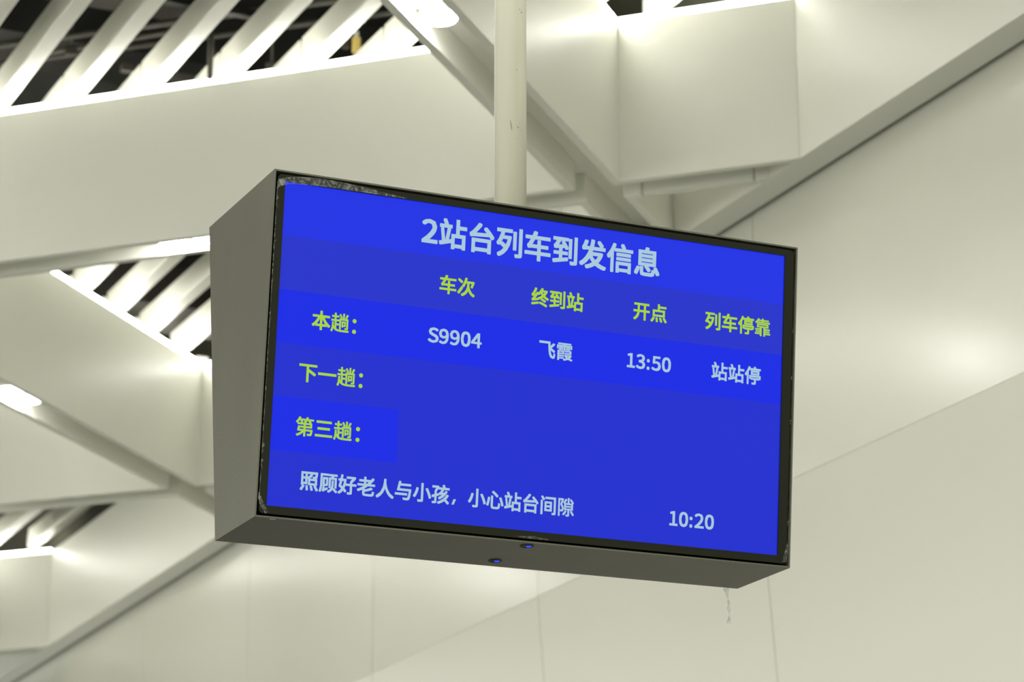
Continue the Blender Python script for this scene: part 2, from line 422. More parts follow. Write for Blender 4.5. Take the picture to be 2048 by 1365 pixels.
# rectangular ducts
def duct(label, d0, d1, n0, n1, z0_, z1_, mat):
    c = dn((d0 + d1) / 2, (n0 + n1) / 2)
    v, f = prism([dn(d0, n0), dn(d1, n0), dn(d1, n1), dn(d0, n1)], 0, z1_ - z0_)
    o = new_obj('air_duct', [(x - c[0], y - c[1], z) for x, y, z in v], f, mat, loc=(c[0], c[1], z0_ + CAM_Z))
    o['label'] = label; o['category'] = 'duct'
duct('dark air duct above the top left grille, running across behind the slats', 10.4, 11.1, 0.5, 3.7, 5.15, 5.45, M_RUST)
duct('brownish air duct above the triangular grille beside the display', 14.3, 14.8, 1.8, 5.0, 4.95, 5.18, M_RUST)
run('pipe', 'brown pipe behind the slats of the triangular grille left of the display', 'pipe', [(*dn(12.3, 3.5), 5.05), (*dn(14.0, 4.9), 5.05)], 0.025, M_PIPE)
def rod(label, x, y, z0_, z1_, foot=None):
    root = thing('hanger_rod', label, 'hanger rod', (x, y, z0_ + CAM_Z), group='threaded hanger rods above the slats')
    v, f = tube([(0, 0, 0), (0, 0, z1_ - z0_)], 0.006, 8)
    new_obj('rod', v, f, M_PIPE, parent=root, smooth=True)
    v, f = prism([(-0.025, -0.015), (0.025, -0.015), (0.025, 0.015), (-0.025, 0.015)], -0.03, 0.0)
    new_obj('bracket', v, f, foot or M_PIPE, parent=root)
rod('steel hanger rod between the leftmost slats at the top', -1.92, 11.5, 5.0, 5.5)
rod('steel hanger rod above the broad beam, right of the curved conduit', -1.05, 11.55, 4.95, 5.5)
rod('hanger rod in the farthest dark gap at the lower left', *dn(18.2, 5.20), 4.95, 5.5, M_LABELW)
# small tagged junction on the grille
jb = thing('junction_box', 'small yellowish tagged junction box between slats left of the diagonal beam', 'junction box', (-0.668, 11.33, 4.94 + CAM_Z))
v, f = prism([(-0.018, -0.014), (0.018, -0.014), (0.018, 0.014), (-0.018, 0.014)], -0.03, 0.035)
new_obj('tag', v, f, M_TAG, parent=jb)
v, f = tube([(0, 0, 0.036), (0, 0, 0.065)], 0.011, 10); new_obj('cap', v, f, M_LABELW, parent=jb)
v, f = tube([(0, 0, 0.066), (0, 0, 0.60)], 0.005, 8); new_obj('hanger', v, f, M_PIPE, parent=jb)
v, f = tube([(-0.045, 0, -0.01), (-0.045, 0, 0.04)], 0.02, 10); new_obj('cable_gland', v, f, M_RUST, parent=jb)

# ------------------------------------------------------------------ the hanging display
U = Vector((0.900665, 0.434218, 0.016010)); IN = Vector((-0.432419, 0.892102, 0.131027)); UP = Vector((0.042612, -0.124935, 0.991249))
CEN = Vector((0.062994, 6.0, 1.832464 + CAM_Z))
OFF = Vector((0.0, 0.118, -0.387))                # root sits at the middle of the underside
disp = thing('information_display', 'black boxed train information display hanging from the cream pole, blue screen lit', 'display', (0, 0, 0))
disp.matrix_world = Matrix.Translation(CEN + U * OFF.x + IN * OFF.y + UP * OFF.z) @ Matrix((U, IN, UP)).transposed().to_4x4()
def dpart(name, verts, faces, mats, parent=None, **k):
    return new_obj(name, [Vector(v) - OFF for v in verts], faces, mats, parent=parent or disp, **k)
HW, HH = 0.6458, 0.3715
BT, BB = (0.4015, 0.3185), (0.2352, -0.4026)      # (depth, height) of the rear edges
# sheet metal cabinet, open in front, 3 mm thick
Vc = [(-HW, 0, HH), (HW, 0, HH), (HW, 0, -HH), (-HW, 0, -HH), (-HW, BT[0], BT[1]), (HW, BT[0], BT[1]), (HW, BB[0], BB[1]), (-HW, BB[0], BB[1])]
t_ = 0.0035
Vi = [(-HW + t_, 0, HH - t_), (HW - t_, 0, HH - t_), (HW - t_, 0, -HH + t_), (-HW + t_, 0, -HH + t_),
      (-HW + t_, BT[0] - t_, BT[1] - t_), (HW - t_, BT[0] - t_, BT[1] - t_), (HW - t_, BB[0] - t_, BB[1] + t_), (-HW + t_, BB[0] - t_, BB[1] + t_)]
quads = [(0, 1, 5, 4), (1, 2, 6, 5), (2, 3, 7, 6), (3, 0, 4, 7), (4, 5, 6, 7)]
Fc = quads + [tuple(i + 8 for i in q) for q in quads] + [(0, 1, 9, 8), (1, 2, 10, 9), (2, 3, 11, 10), (3, 0, 8, 11)]
cab = dpart('cabinet', Vc + Vi, Fc, M_CASE)
# bezel with rounded outer corners and square screen opening
SX0, SX1, SZ0, SZ1 = -0.6197, 0.6139, -0.3457, 0.3481
BX, BZ, BR = 0.6368, 0.3628, 0.010
def rounded(x, z, r, n=5):
    pts = []
    for cx, cz, a0 in ((x - r, z - r, 0), (-x + r, z - r, 90), (-x + r, -z + r, 180), (x - r, -z + r, 270)):
        for i in range(n + 1):
            a = math.radians(a0 + 90 * i / n); pts.append((cx + r * math.cos(a), cz + r * math.sin(a)))
    return pts
outer = rounded(BX, BZ, BR); n = len(outer)
inner = []
for (x, z) in outer:
    inner.append((SX1 if x > 0 else SX0, SZ1 if z > 0 else SZ0))
V, F = [], []
for (x, z), (ix, iz) in zip(outer, inner):
    V += [(x, 0.0015, z), (ix, 0.0015, iz), (ix, 0.0065, iz), (x, 0.032, z)]
for i in range(n):
    j = (i + 1) % n
    for a, b in ((0, 1), (1, 2), (3, 0)):
        q = (4 * i + a, 4 * j + a, 4 * j + b, 4 * i + b)
        F.append(q)
bez = dpart('bezel', V, F, M_BEZEL)
bm = bmesh.new(); bm.from_mesh(bez.data); bmesh.ops.remove_doubles(bm, verts=bm.verts, dist=1e-6)
bmesh.ops.dissolve_degenerate(bm, edges=bm.edges, dist=1e-6); bmesh.ops.recalc_face_normals(bm, faces=bm.faces); bm.to_mesh(bez.data); bm.free()
# screen, bands of the table as different blues
rows = [(SZ1, 0.2334, 0), (0.2334, 0.1158, 1), (0.1158, 0.0012, 2), (0.0012, -0.1120, 3), (-0.1120, -0.2275, 4), (-0.2275, SZ0, 3)]
V, F, FM = [], [], []
def q4(x0, x1, zt, zb, m, y=0.0055):
    k = len(V); V.extend([(x0, y, zt), (x1, y, zt), (x1, y, zb), (x0, y, zb)]); F.append((k, k + 1, k + 2, k + 3)); FM.append(m)
for zt, zb, m in rows:
    if m == 4:
        q4(SX0, -0.3303, zt, zb, 2); q4(-0.3303, SX1, zt, zb, 3)
    else: q4(SX0, SX1, zt, zb, m)
k = len(V)
V += [(SX0, 0.0055, SZ1), (SX1, 0.0055, SZ1), (SX1, 0.0055, SZ0), (SX0, 0.0055, SZ0), (SX0, 0.03, SZ1), (SX1, 0.03, SZ1), (SX1, 0.03, SZ0), (SX0, 0.03, SZ0)]
F += [(k, k + 1, k + 5, k + 4), (k + 1, k + 2, k + 6, k + 5), (k + 2, k + 3, k + 7, k + 6), (k + 3, k, k + 4, k + 7), (k + 4, k + 5, k + 6, k + 7)]; FM += [4] * 5
scr = dpart('screen', V, F, [M_BLUE_A, M_BLUE_B, M_BLUE_C, M_BLUE_D, M_SCREENBACK], fmat=FM)

# --- lettering: glyph outlines (units of 1/351 em)
GLYPHS = json.loads(r'''{"站":[[20,228,20,204,157,204,157,228],[34,184,51,58,73,62,55,188],[61,285,85,232,109,240,84,292],[116,192,92,50,16,33,23,7,155,41,153,65,115,56,140,187],[164,127,164,-28,189,-28,189,-11,295,-11,295,-26,321,-26,321,127,247,127,247,196,336,196,336,222,247,222,247,294,220,294,220,127],[189,14,189,102,295,102,295,14]],"台":[[63,120,63,-28,89,-28,89,-9,259,-9,259,-27,287,-27,287,120],[89,17,89,95,259,95,259,17],[44,149,58,152,92,155,160,159,280,166,301,136,324,152,306,176,283,203,257,230,230,255,210,241,261,189,81,181,104,204,127,229,150,256,172,284,145,296,123,263,99,234,78,210,64,196,35,175]],"列":[[225,254,225,57,251,57,251,254],[297,292,297,6,295,0,289,-1,246,-1,255,-27,309,-22,320,-12,324,6,324,292],[63,106,117,63,76,20,28,-8,43,-30,95,2,138,49,170,112,189,193,173,198,169,197,90,197,105,250,200,250,200,275,21,275,21,250,78,250,68,211,54,174,38,142,19,114,39,97,62,131,81,173,161,173,148,127,131,86,78,125]],"车":[[59,112,97,118,178,118,178,64,21,64,21,39,178,39,178,-28,205,-28,205,39,330,39,330,64,205,64,205,118,300,118,300,143,205,143,205,196,178,196,178,143,88,143,132,218,324,218,324,243,144,243,164,288,134,296,113,243,27,243,27,218,101,218,74,167,60,148,49,139]],"到":[[224,264,224,52,249,52,249,264],[294,289,294,13,292,7,286,5,240,6,250,-21,305,-15,316,-6,319,13,319,289],[22,15,28,-11,203,23,201,47,128,33,128,88,198,88,198,111,128,111,128,149,103,149,103,111,34,111,34,88,103,88,103,29],[42,154,173,169,185,148,205,161,152,236,133,225,159,190,69,182,110,248,205,248,205,271,25,271,25,248,81,248,50,194,33,179]],"发":[[236,277,280,225,301,239,256,289],[50,183,88,189,137,189,116,137,89,92,54,53,11,20,30,0,62,22,90,47,113,76,133,107,157,70,186,39,137,11,84,-6,98,-29,155,-8,206,21,231,5,259,-9,289,-20,321,-29,338,-6,278,12,227,38,248,60,267,85,283,113,296,145,278,153,273,152,154,152,167,189,326,189,326,214,174,214,188,291,159,296,144,214,80,214,106,279,78,284,55,222,42,208],[206,54,174,87,150,126,260,126,237,87]],"信":[[134,186,134,164,304,164,304,186],[134,136,134,115,304,115,304,136],[109,236,109,214,332,214,332,236],[189,285,214,238,238,249,212,294],[129,85,129,-28,152,-28,152,-14,284,-14,284,-27,308,-27,308,85],[152,8,152,63,284,63,284,8],[90,293,74,253,56,216,34,182,11,153,26,129,59,173,59,-29,83,-29,83,216,113,286]],"息":[[93,193,256,193,256,165,93,165],[93,144,256,144,256,116,93,116],[93,241,256,241,256,213,93,213],[92,71,92,14,102,-15,143,-22,224,-22,258,-11,270,34,245,43,240,9,222,2,145,2,123,5,118,14,118,71],[267,67,306,-4,331,7,291,77],[52,71,16,0,40,-12,74,62],[147,84,194,28,215,42,167,95,282,95,282,262,177,262,194,292,163,298,150,262,68,262,68,95,166,95]],"次":[[20,251,88,202,104,224,36,270],[15,26,39,7,108,115,88,133],[159,294,149,253,136,213,120,178,101,149,126,134,164,209,293,209,267,141,290,130,326,225,307,236,302,235,173,235,187,289],[199,192,199,170,196,128,182,81,147,34,84,-9,104,-29,149,-2,181,29,203,61,217,93,234,54,256,21,284,-6,319,-26,336,-2,296,20,265,53,242,94,227,144,227,169,227,192]],"终":[[12,19,17,-7,140,19,138,42],[198,92,271,53,287,71,213,110],[159,28,196,16,234,2,269,-13,297,-28,312,-7,284,7,249,22,211,36,175,47],[204,294,192,270,176,244,155,219,130,195,137,206,114,219,92,181,47,177,63,201,78,228,92,256,105,284,79,294,53,234,31,195,11,174,20,148,77,158,41,111,14,89,22,64,133,85,132,108,58,97,130,194,148,177,184,213,221,166,179,137,133,116,150,94,196,117,239,148,280,117,325,94,342,116,298,136,257,165,290,204,315,249,299,259,294,258,215,258,231,290],[200,234,280,234,239,181,199,232]],"开":[[227,246,227,146,129,146,129,161,129,246],[18,146,18,121,101,121,94,86,80,51,56,19,19,-10,40,-29,80,4,106,41,121,80,128,121,227,121,227,-28,254,-28,254,121,332,121,332,146,254,146,254,246,321,246,321,271,31,271,31,246,103,246,103,161,102,146]],"点":[[83,163,266,163,266,100,83,100],[119,45,126,-25,153,-21,144,47],[192,44,216,-24,242,-18,215,50],[263,47,308,-25,333,-15,286,56],[62,54,41,15,15,-16,39,-28,66,7,87,48],[58,188,58,76,292,76,292,188,186,188,186,232,319,232,319,257,186,257,186,294,159,294,159,188]],"停":[[164,202,278,202,278,173,164,173],[139,221,139,154,304,154,304,221],[108,132,108,75,131,75,131,110,309,110,309,75,333,75,333,132],[197,289,211,263,114,263,114,240,333,240,333,263,239,263,221,296],[139,84,139,63,208,63,208,2,201,-4,155,-4,164,-27,220,-23,231,-15,234,1,234,63,301,63,301,84],[92,293,76,254,57,217,35,183,11,154,26,128,56,166,56,-28,80,-28,80,206,116,286]],"靠":[[85,176,270,176,270,150,85,150],[60,194,60,132,296,132,296,194],[162,294,162,271,97,271,105,289,81,292,65,265,41,239,55,231,23,231,23,212,327,212,327,231,189,231,189,253,301,253,301,271,189,271,189,294],[68,231,85,253,162,253,162,231],[200,125,200,-28,226,-28,226,5,335,5,335,25,226,25,226,47,318,47,318,65,226,65,226,87,325,87,325,106,226,106,226,125],[17,25,17,6,125,6,125,-28,151,-28,151,126,125,126,125,105,26,105,26,87,125,87,125,65,34,65,34,47,125,47,125,25]],"飞":[[302,247,234,179,231,273,23,273,23,246,204,246,211,136,226,53,254,0,300,-18,326,-2,336,55,316,70,312,25,301,9,276,18,258,45,245,87,236,144,316,90,330,111,249,163,326,234]],"霞":[[186,146,186,129,285,129,285,104,185,104,185,87,310,87,310,146],[70,210,70,194,141,194,141,210],[64,179,64,164,141,164,141,179],[207,179,207,164,285,164,285,179],[207,210,207,194,279,194,279,210],[40,146,40,-28,65,-28,65,3,162,3,162,22,65,22,65,44,160,44,160,63,65,63,65,86,165,86,165,146],[65,128,141,128,141,103,65,103],[284,50,248,20,211,50],[181,68,181,50,205,50,189,44,226,9,157,-9,168,-28,210,-18,248,-3,322,-26,336,-6,271,10,298,33,318,62,303,69,298,68],[27,242,27,183,51,183,51,224,161,224,161,158,187,158,187,224,298,224,298,183,323,183,323,242,187,242,187,261,303,261,303,280,48,280,48,261,161,261,161,242]],"本":[[161,294,161,220,23,220,23,194,129,194,106,150,79,110,47,75,13,49,32,28,69,59,103,98,132,144,155,194,161,194,161,64,79,64,79,37,161,37,161,-28,189,-28,189,37,270,37,270,64,189,64,189,194,194,194,217,144,246,98,280,59,317,28,338,51,302,77,270,111,242,150,220,194,328,194,328,220,189,220,189,294]],"趟":[[165,274,194,214,214,223,184,282],[301,281,276,222,294,215,324,274],[33,136,32,91,29,50,22,15,9,-14,28,-29,42,6,50,47,76,13,111,-8,154,-17,206,-20,329,-20,339,4,206,4,149,7,104,20,104,89,152,89,152,112,104,112,104,159,157,159,157,182,100,182,100,227,149,227,149,250,100,250,100,294,76,294,76,250,28,250,28,227,76,227,76,182,16,182,16,159,81,159,81,38,66,58,54,84,56,134],[166,204,166,21,189,21,189,182,299,182,299,48,294,43,266,43,273,23,312,27,320,34,322,47,322,204,255,204,255,295,232,295,232,204],[211,157,211,62,229,62,229,76,277,76,277,157],[229,140,260,140,260,93,229,93]],"下":[[19,268,19,242,154,242,154,-28,182,-28,182,158,294,88,312,111,287,129,255,148,220,168,187,185,182,179,182,242,331,242,331,268]],"一":[[15,151,15,122,336,122,336,151]],"第":[[59,140,46,63,139,63,115,41,87,21,56,5,25,-8,42,-28,73,-14,105,5,134,28,160,53,160,-28,186,-28,186,63,287,63,282,28,275,13,263,10,223,12,230,-13,274,-13,297,-4,307,20,315,75,316,85,186,85,186,118,304,118,304,195,46,195,46,173,160,173,160,140],[81,118,160,118,160,85,76,85],[186,173,278,173,278,140,186,140],[74,296,50,248,16,209,38,196,76,244,95,244,112,201,136,210,121,244,178,244,178,264,87,264,98,290],[209,296,191,250,162,213,186,199,216,244,240,244,267,201,290,211,269,244,332,244,332,264,225,264,235,290]],"三":[[43,260,43,234,308,234,308,260],[65,146,65,119,280,119,280,146],[23,24,23,-2,327,-2,327,24]],"照":[[185,143,287,143,287,89,185,89],[160,165,160,67,313,67,313,165],[119,44,126,-27,152,-23,143,46],[194,45,215,-26,241,-20,218,49],[265,47,310,-29,335,-18,289,56],[61,54,40,15,15,-19,40,-30,86,47],[57,256,110,256,110,194,57,194],[57,102,57,171,110,171,110,102],[33,279,33,61,57,61,57,78,134,78,134,279],[150,280,150,256,208,256,188,215,139,189,153,169,211,203,234,256,297,256,287,205,277,202,242,203,248,182,288,181,309,190,317,214,323,270,324,280]],"顾":[[243,173,243,102,241,73,231,43,208,14,168,-11,183,-28,227,0,252,33,263,68,266,102,266,173],[260,29,321,-26,336,-9,274,43],[35,280,35,143,34,104,32,63,25,22,12,-15,32,-29,46,11,54,56,58,101,58,143,58,257,168,257,168,280],[77,-18,162,25,158,46,102,21,102,196,142,196,142,106,138,102,114,102,120,81,154,85,162,93,163,106,163,218,79,218,79,23,75,10,68,5],[190,221,190,54,213,54,213,200,298,200,298,54,321,54,321,221,255,221,270,256,333,256,333,278,182,278,182,256,244,256,232,221]],"好":[[22,102,79,60,48,20,9,-7,26,-28,66,2,99,42,135,4,153,26,112,67,125,98,136,134,144,174,149,219,133,223,129,222,77,222,89,292,63,294,52,222,14,222,14,198,47,198],[122,198,110,135,92,83,51,112,72,198],[231,186,231,145,150,145,150,120,231,120,231,4,224,-4,179,-3,188,-28,243,-24,255,-15,258,3,258,120,336,120,336,145,258,145,258,180,295,216,326,257,307,270,301,268,166,268,166,244,283,244]],"老":[[293,280,252,230,252,246,165,246,165,294,138,294,138,246,49,246,49,222,138,222,138,174,18,174,18,150,158,150,123,127,87,107,50,89,12,74,30,51,112,91,112,17,125,-15,171,-23,267,-23,307,-10,320,40,295,50,288,10,265,1,172,1,145,4,139,17,139,48,179,59,219,70,256,83,289,96,266,116,240,104,210,92,175,81,139,71,139,107,201,150,332,150,332,174,231,174,254,196,277,219,297,243,317,268],[165,174,165,222,244,222,192,174]],"人":[[160,293,157,234,142,151,99,64,15,-6,36,-27,92,13,132,62,159,114,176,168,193,116,221,62,262,13,319,-25,338,-3,263,53,218,124,195,193,187,241,189,293]],"与":[[20,83,20,58,238,58,238,83],[91,286,57,133,79,133,85,133,283,133,276,80,269,43,261,18,252,5,234,1,169,4,179,-22,242,-24,261,-21,275,-12,286,5,295,35,303,80,311,145,312,158,91,158,105,221,307,221,307,246,110,246,118,284]],"小":[[162,289,162,8,160,1,153,-1,95,-1,105,-28,173,-23,187,-13,191,8,191,289],[247,200,269,160,288,118,304,77,313,42,342,54,331,89,315,129,295,170,272,209],[71,207,62,170,49,131,32,94,11,62,36,48,58,81,76,120,90,162,100,202]],"孩":[[14,104,19,77,68,93,68,3,61,-4,20,-3,29,-27,80,-23,90,-14,93,3,93,101,140,117,136,140,93,127,93,181,141,260,124,272,119,271,21,271,21,246,105,246,68,183,68,119],[298,130,270,87,230,49,180,17,123,-7,138,-29,170,-16,199,-1,226,16,252,34,314,-26,335,-9,270,50,300,84,325,120],[215,288,233,246,142,246,142,222,208,222,171,162,149,152,157,127,232,136,189,99,138,69,152,49,197,75,238,107,272,145,299,185,274,193,252,159,197,156,236,222,336,222,336,246,256,246,261,248,240,296]],"心":[[103,196,103,23,114,-12,152,-22,223,-22,262,-4,275,64,249,76,243,17,222,3,154,3,135,7,131,23,131,196],[47,170,42,137,35,102,26,68,15,38,42,27,52,58,61,94,68,131,72,165],[266,170,281,137,294,101,305,67,312,37,338,47,331,77,319,111,306,146,291,179],[120,265,146,245,172,224,196,203,214,185,233,204,214,223,190,243,164,263,138,282]],"间":[[32,215,32,-28,59,-28,59,215],[37,277,79,225,101,239,57,290],[133,103,217,103,217,56,133,56],[133,172,217,172,217,125,133,125],[109,194,109,34,242,34,242,194],[123,275,123,250,293,250,293,4,287,-2,253,-2,262,-26,307,-22,317,-13,320,4,320,275]],"隙":[[169,134,289,134,289,105,169,105],[169,182,289,182,289,153,169,153],[260,267,308,202,329,213,280,276],[162,68,142,33,114,4,134,-11,163,22,186,62],[268,60,314,-8,336,2,289,70],[216,294,216,201,151,201,174,232,194,269,171,275,152,241,128,212,146,201,145,86,216,86,216,-1,211,-6,178,-6,186,-28,229,-25,239,-16,241,-1,241,86,314,86,314,201,241,201,241,294],[28,279,28,-28,52,-28,52,255,99,255,71,176,97,137,103,105,102,90,96,80,85,77,64,78,71,54,95,55,113,61,123,77,127,102,121,138,95,179,130,270,113,280,109,279]],"：":[[88,170,106,177,114,196,106,215,88,223,69,215,61,196,69,177],[88,-1,106,6,114,25,106,44,88,51,69,44,61,25,69,6]],"，":[[55,-37,99,-7,116,42,108,71,86,82,67,76,59,57,67,38,85,32,91,33,79,2,47,-19]],"0":[[97,-5,130,4,156,29,172,70,177,129,172,187,156,229,130,253,97,261,64,253,39,229,23,187,18,129,23,70,39,29,64,4],[97,21,62,47,48,129,62,211,97,236,133,211,146,129,133,47]],"1":[[31,0,172,0,172,27,120,27,120,257,96,257,42,238,42,218,88,218,88,27,31,27]],"2":[[15,0,177,0,177,28,106,28,64,25,105,67,137,108,157,147,165,186,144,241,90,261,47,251,14,224,33,206,57,227,86,235,121,221,133,185,126,150,104,112,68,68,15,19]],"3":[[92,-5,151,15,175,69,159,112,120,134,120,136,153,158,166,197,145,244,91,261,52,253,20,231,37,210,61,228,90,235,122,224,133,195,118,160,62,146,62,121,125,107,142,70,128,35,90,22,53,31,27,51,10,31,42,6]],"4":[[119,0,149,0,149,71,183,71,183,96,149,96,149,257,114,257,7,92,7,71,119,71],[119,96,40,96,99,184,119,222,121,222,119,175]],"5":[[92,-5,123,1,150,18,169,46,176,83,153,146,98,165,60,155,67,229,163,229,163,257,39,257,30,137,47,126,68,137,90,141,129,126,143,83,127,38,89,22,51,31,26,50,9,29,42,6]],"9":[[82,-5,117,3,147,28,168,73,175,139,169,193,151,231,123,254,89,261,37,238,15,178,35,118,86,97,118,106,145,129,139,78,125,45,105,28,81,22,57,27,38,42,20,22,46,3],[145,155,118,129,91,121,57,137,46,178,58,220,89,236,128,216]],"S":[[106,-5,170,17,194,68,178,112,141,137,104,153,75,168,62,196,75,223,110,233,142,226,168,209,185,230,152,252,110,261,52,242,29,193,46,150,81,127,118,111,148,94,161,65,146,35,107,24,68,33,36,56,17,33,56,6]],":":[[49,137,65,143,72,161,65,179,49,186,32,179,26,161,32,143],[49,-5,65,2,72,20,65,37,49,44,32,37,26,20,32,2]]}''')
EM = 351.0
HALF = set('0123456789S:')
DENSE = set('靠霞趟第隙')
def text_line(name, s, em, z, mat, x0=None, x1=None, bold=0.023, colon_x=None):
    """places the line so that its ink runs from x0 to x1; z is the centre height of the glyphs"""
    cur = bpy.data.curves.new(name, 'CURVE'); cur.dimensions = '2D'; cur.fill_mode = 'BOTH'
    polys = []; pen = 0.0; xmin, xmax = 1e9, -1e9
    for ch in s:
        g = GLYPHS.get(ch, [])
        half = ch in HALF
        for sp in g:
            pts = [((sp[i] / EM) * (1.09 if half and ch != ':' else 1.0) + pen, (sp[i + 1] - 133) / EM * (0.97 if half else 1.0)) for i in range(0, len(sp), 2)]
            polys.append((pts, ch)); xmin = min(xmin, min(p[0] for p in pts)); xmax = max(xmax, max(p[0] for p in pts))
        pen += (0.33 if ch == ':' else 0.602) if half else 1.0
    sx = (x1 - x0 - 2 * bold * em) / (xmax - xmin) if x1 is not None else em
    V, F = [], []
    for ch_set in (0, 1):
        sel = [p for p, ch in polys if (ch in DENSE) == bool(ch_set)]
        if not sel: continue
        cur = bpy.data.curves.new(name, 'CURVE'); cur.dimensions = '2D'; cur.fill_mode = 'BOTH'
        for pts in sel:
            spn = cur.splines.new('POLY'); spn.points.add(len(pts) - 1); spn.use_cyclic_u = True
            for q, (x, y) in zip(spn.points, pts):
                q.co = ((x - xmin) * sx, y * em, 0, 1)
        tmp = bpy.data.objects.new('tmp', cur); COL.objects.link(tmp)
        dg = bpy.context.evaluated_depsgraph_get(); dg.update()
        me = bpy.data.meshes.new_from_object(tmp.evaluated_get(dg))
        w = (bold * 0.72 if ch_set else bold) * em
        # bold face: the same outline laid in a ring of tiny shifts, a hair apart in depth
        for s_ in range(9):
            a = s_ * math.pi / 4; r = 0 if s_ == 8 else w * (1.36 if s_ % 2 else 1.0)
            k = len(V)
            V += [(v.co.x + x0 + bold * em + r * math.cos(a), 0.0048 - s_ * 0.00001, v.co.y + z + r * math.sin(a)) for v in me.vertices]
            F += [tuple(i + k for i in p.vertices) for p in me.polygons]
        bpy.data.objects.remove(tmp); bpy.data.meshes.remove(me)
    return dpart(name, V, F, mat, parent=scr_empty)
scr_empty = scr
def dots(x, z, mat, r=0.0046, gap=0.0230):
    V, F = [], []
    for dz in (-gap / 2, gap / 2):
        k = len(V); V += [(x + r * math.cos(i * math.pi / 8), 0.0048, z + dz + r * math.sin(i * math.pi / 8)) for i in range(16)]; F.append(tuple(range(k, k + 16)))
    return V, F
E_ = 0.0434
Z1, Z2, Z3, Z4, Z5, Z6 = 0.2868, 0.1735, 0.0592, -0.0558, -0.1718, -0.2850
text_line('title_text', '2站台列车到发信息', 0.0693, Z1, M_TXT_W, -0.298, 0.2888, bold=0.026)
text_line('heading_text', '车次', E_, Z2, M_TXT_Y, -0.2500, -0.1655)
text_line('heading_text', '终到站', E_, Z2, M_TXT_Y, -0.0281, 0.1003)
text_line('heading_text', '开点', E_, Z2, M_TXT_Y, 0.2260, 0.3113)
text_line('heading_text', '列车停靠', E_, Z2, M_TXT_Y, 0.4102, 0.5811)
text_line('row_text', '本趟', E_, Z3, M_TXT_Y, -0.5408, -0.4555)
text_line('row_text', '下一趟', E_, Z4, M_TXT_Y, -0.5635, -0.4343)
text_line('row_text', '第三趟', E_, Z5, M_TXT_Y, -0.5643, -0.4358)
for x, z in ((-0.4436, Z3 - 0.004), (-0.4222, Z4 - 0.004), (-0.4227, Z5 - 0.004)):
    V, F = dots(x, z, M_TXT_Y); dpart('colon_text', V, F, M_TXT_Y, parent=scr)
text_line('row_text', 'S9904', E_, Z3, M_TXT_W, -0.2716, -0.1434)
text_line('row_text', '飞霞', E_, Z3, M_TXT_W, -0.0044, 0.0787)
text_line('row_text', '13:50', E_, Z3, M_TXT_W, 0.2142, 0.3257)
text_line('row_text', '站站停', E_, Z3, M_TXT_W, 0.4303, 0.5588)
text_line('notice_text', '照顾好老人与小孩', E_, Z6, M_TXT_W, -0.5475, -0.2036)
V = [(x, 0.0048, z) for x, z in ((-0.1935, -0.2925), (-0.1875, -0.2925), (-0.1925, -0.3045), (-0.1978, -0.3045))]
dpart('comma_text', V, [(0, 1, 2, 3)], M_TXT_W, parent=scr)
text_line('notice_text', '小心站台间隙', E_, Z6, M_TXT_W, -0.1593, 0.0968)
text_line('clock_text', '10:20', E_, Z6, M_TXT_W, 0.3346, 0.4481)

# --- peeling protective film on the bezel
def strip_mesh(name, pts_a, pts_b, mat, lift=0.0):
    V = [(x, y, z) for x, y, z in pts_a] + [(x, y, z) for x, y, z in pts_b]; n = len(pts_a)
    V2 = [(x, y - 0.0004, z) for x, y, z in V]
    F = [(i, i + 1, n + i + 1, n + i) for i in range(n - 1)]
    m = 2 * n
    F2 = [tuple(j + m for j in q) for q in F] + [(0, n, n + m, m), (n - 1, 2 * n - 1, 2 * n - 1 + m, n - 1 + m)]
    F2 += [(i, i + 1, i + 1 + m, i + m) for i in range(n - 1)] + [(n + i, n + i + 1, n + i + 1 + m, n + i + m) for i in range(n - 1)]
    return dpart(name, V + V2, F + F2, mat, smooth=False)
top = [(-0.6363, 0.3506), (-0.612, 0.3588), (-0.5881, 0.3625), (-0.5425, 0.3655), (-0.505, 0.3650), (-0.4732, 0.3632), (-0.435, 0.3600), (-0.395, 0.3555), (-0.34, 0.3510)]
low = [(-0.6270, 0.3370), (-0.6120, 0.3425), (-0.5881, 0.3455), (-0.5425, 0.3482), (-0.505, 0.3487), (-0.4732, 0.3487), (-0.435, 0.3487), (-0.395, 0.3487), (-0.34, 0.3487)]
strip_mesh('peeling_film', [(x, 0.0005, z) for x, z in top], [(x, -0.0005, z) for x, z in low], M_FILM)
strip_mesh('peeling_film', [(-0.6375, 0.0, 0.3500), (-0.6300, -0.001, 0.3480), (-0.6260, -0.002, 0.3440)], [(-0.6340, 0.0, 0.3330), (-0.6300, -0.004, 0.3360), (-0.6240, -0.004, 0.3400)], M_FILM)
# ragged left edge of the film
A_, B_ = [], []
for i in range(140):
    z = 0.345 - 0.68 * i / 139
    jag = 0.0006 + (0.0035 if random.random() < 0.10 else 0.0) + random.random() * 0.0008
    A_.append((-0.6385, 0.0002, z)); B_.append((-0.6385 + jag + 0.0007, 0.0, z + random.uniform(-0.001, 0.001)))
strip_mesh('film_edge', A_, B_, M_FILM)
A_, B_ = [], []
for i in range(70):
    z = 0.30 - 0.58 * i / 69
    jag = 0.0002 + (0.003 if random.random() < 0.10 else 0.0) + random.random() * 0.0006
    A_.append((0.6392, 0.0002, z)); B_.append((0.6392 - jag, 0.0, z + random.uniform(-0.001, 0.001)))
strip_mesh('film_edge', A_, B_, M_FILM)
strip_mesh('film_corner', [(-0.6395, 0, -0.318), (-0.6330, -0.006, -0.336), (-0.6190, -0.008, -0.3610)], [(-0.6400, 0, -0.332), (-0.6350, -0.002, -0.348), (-0.6235, -0.003, -0.3640)], M_FILM)
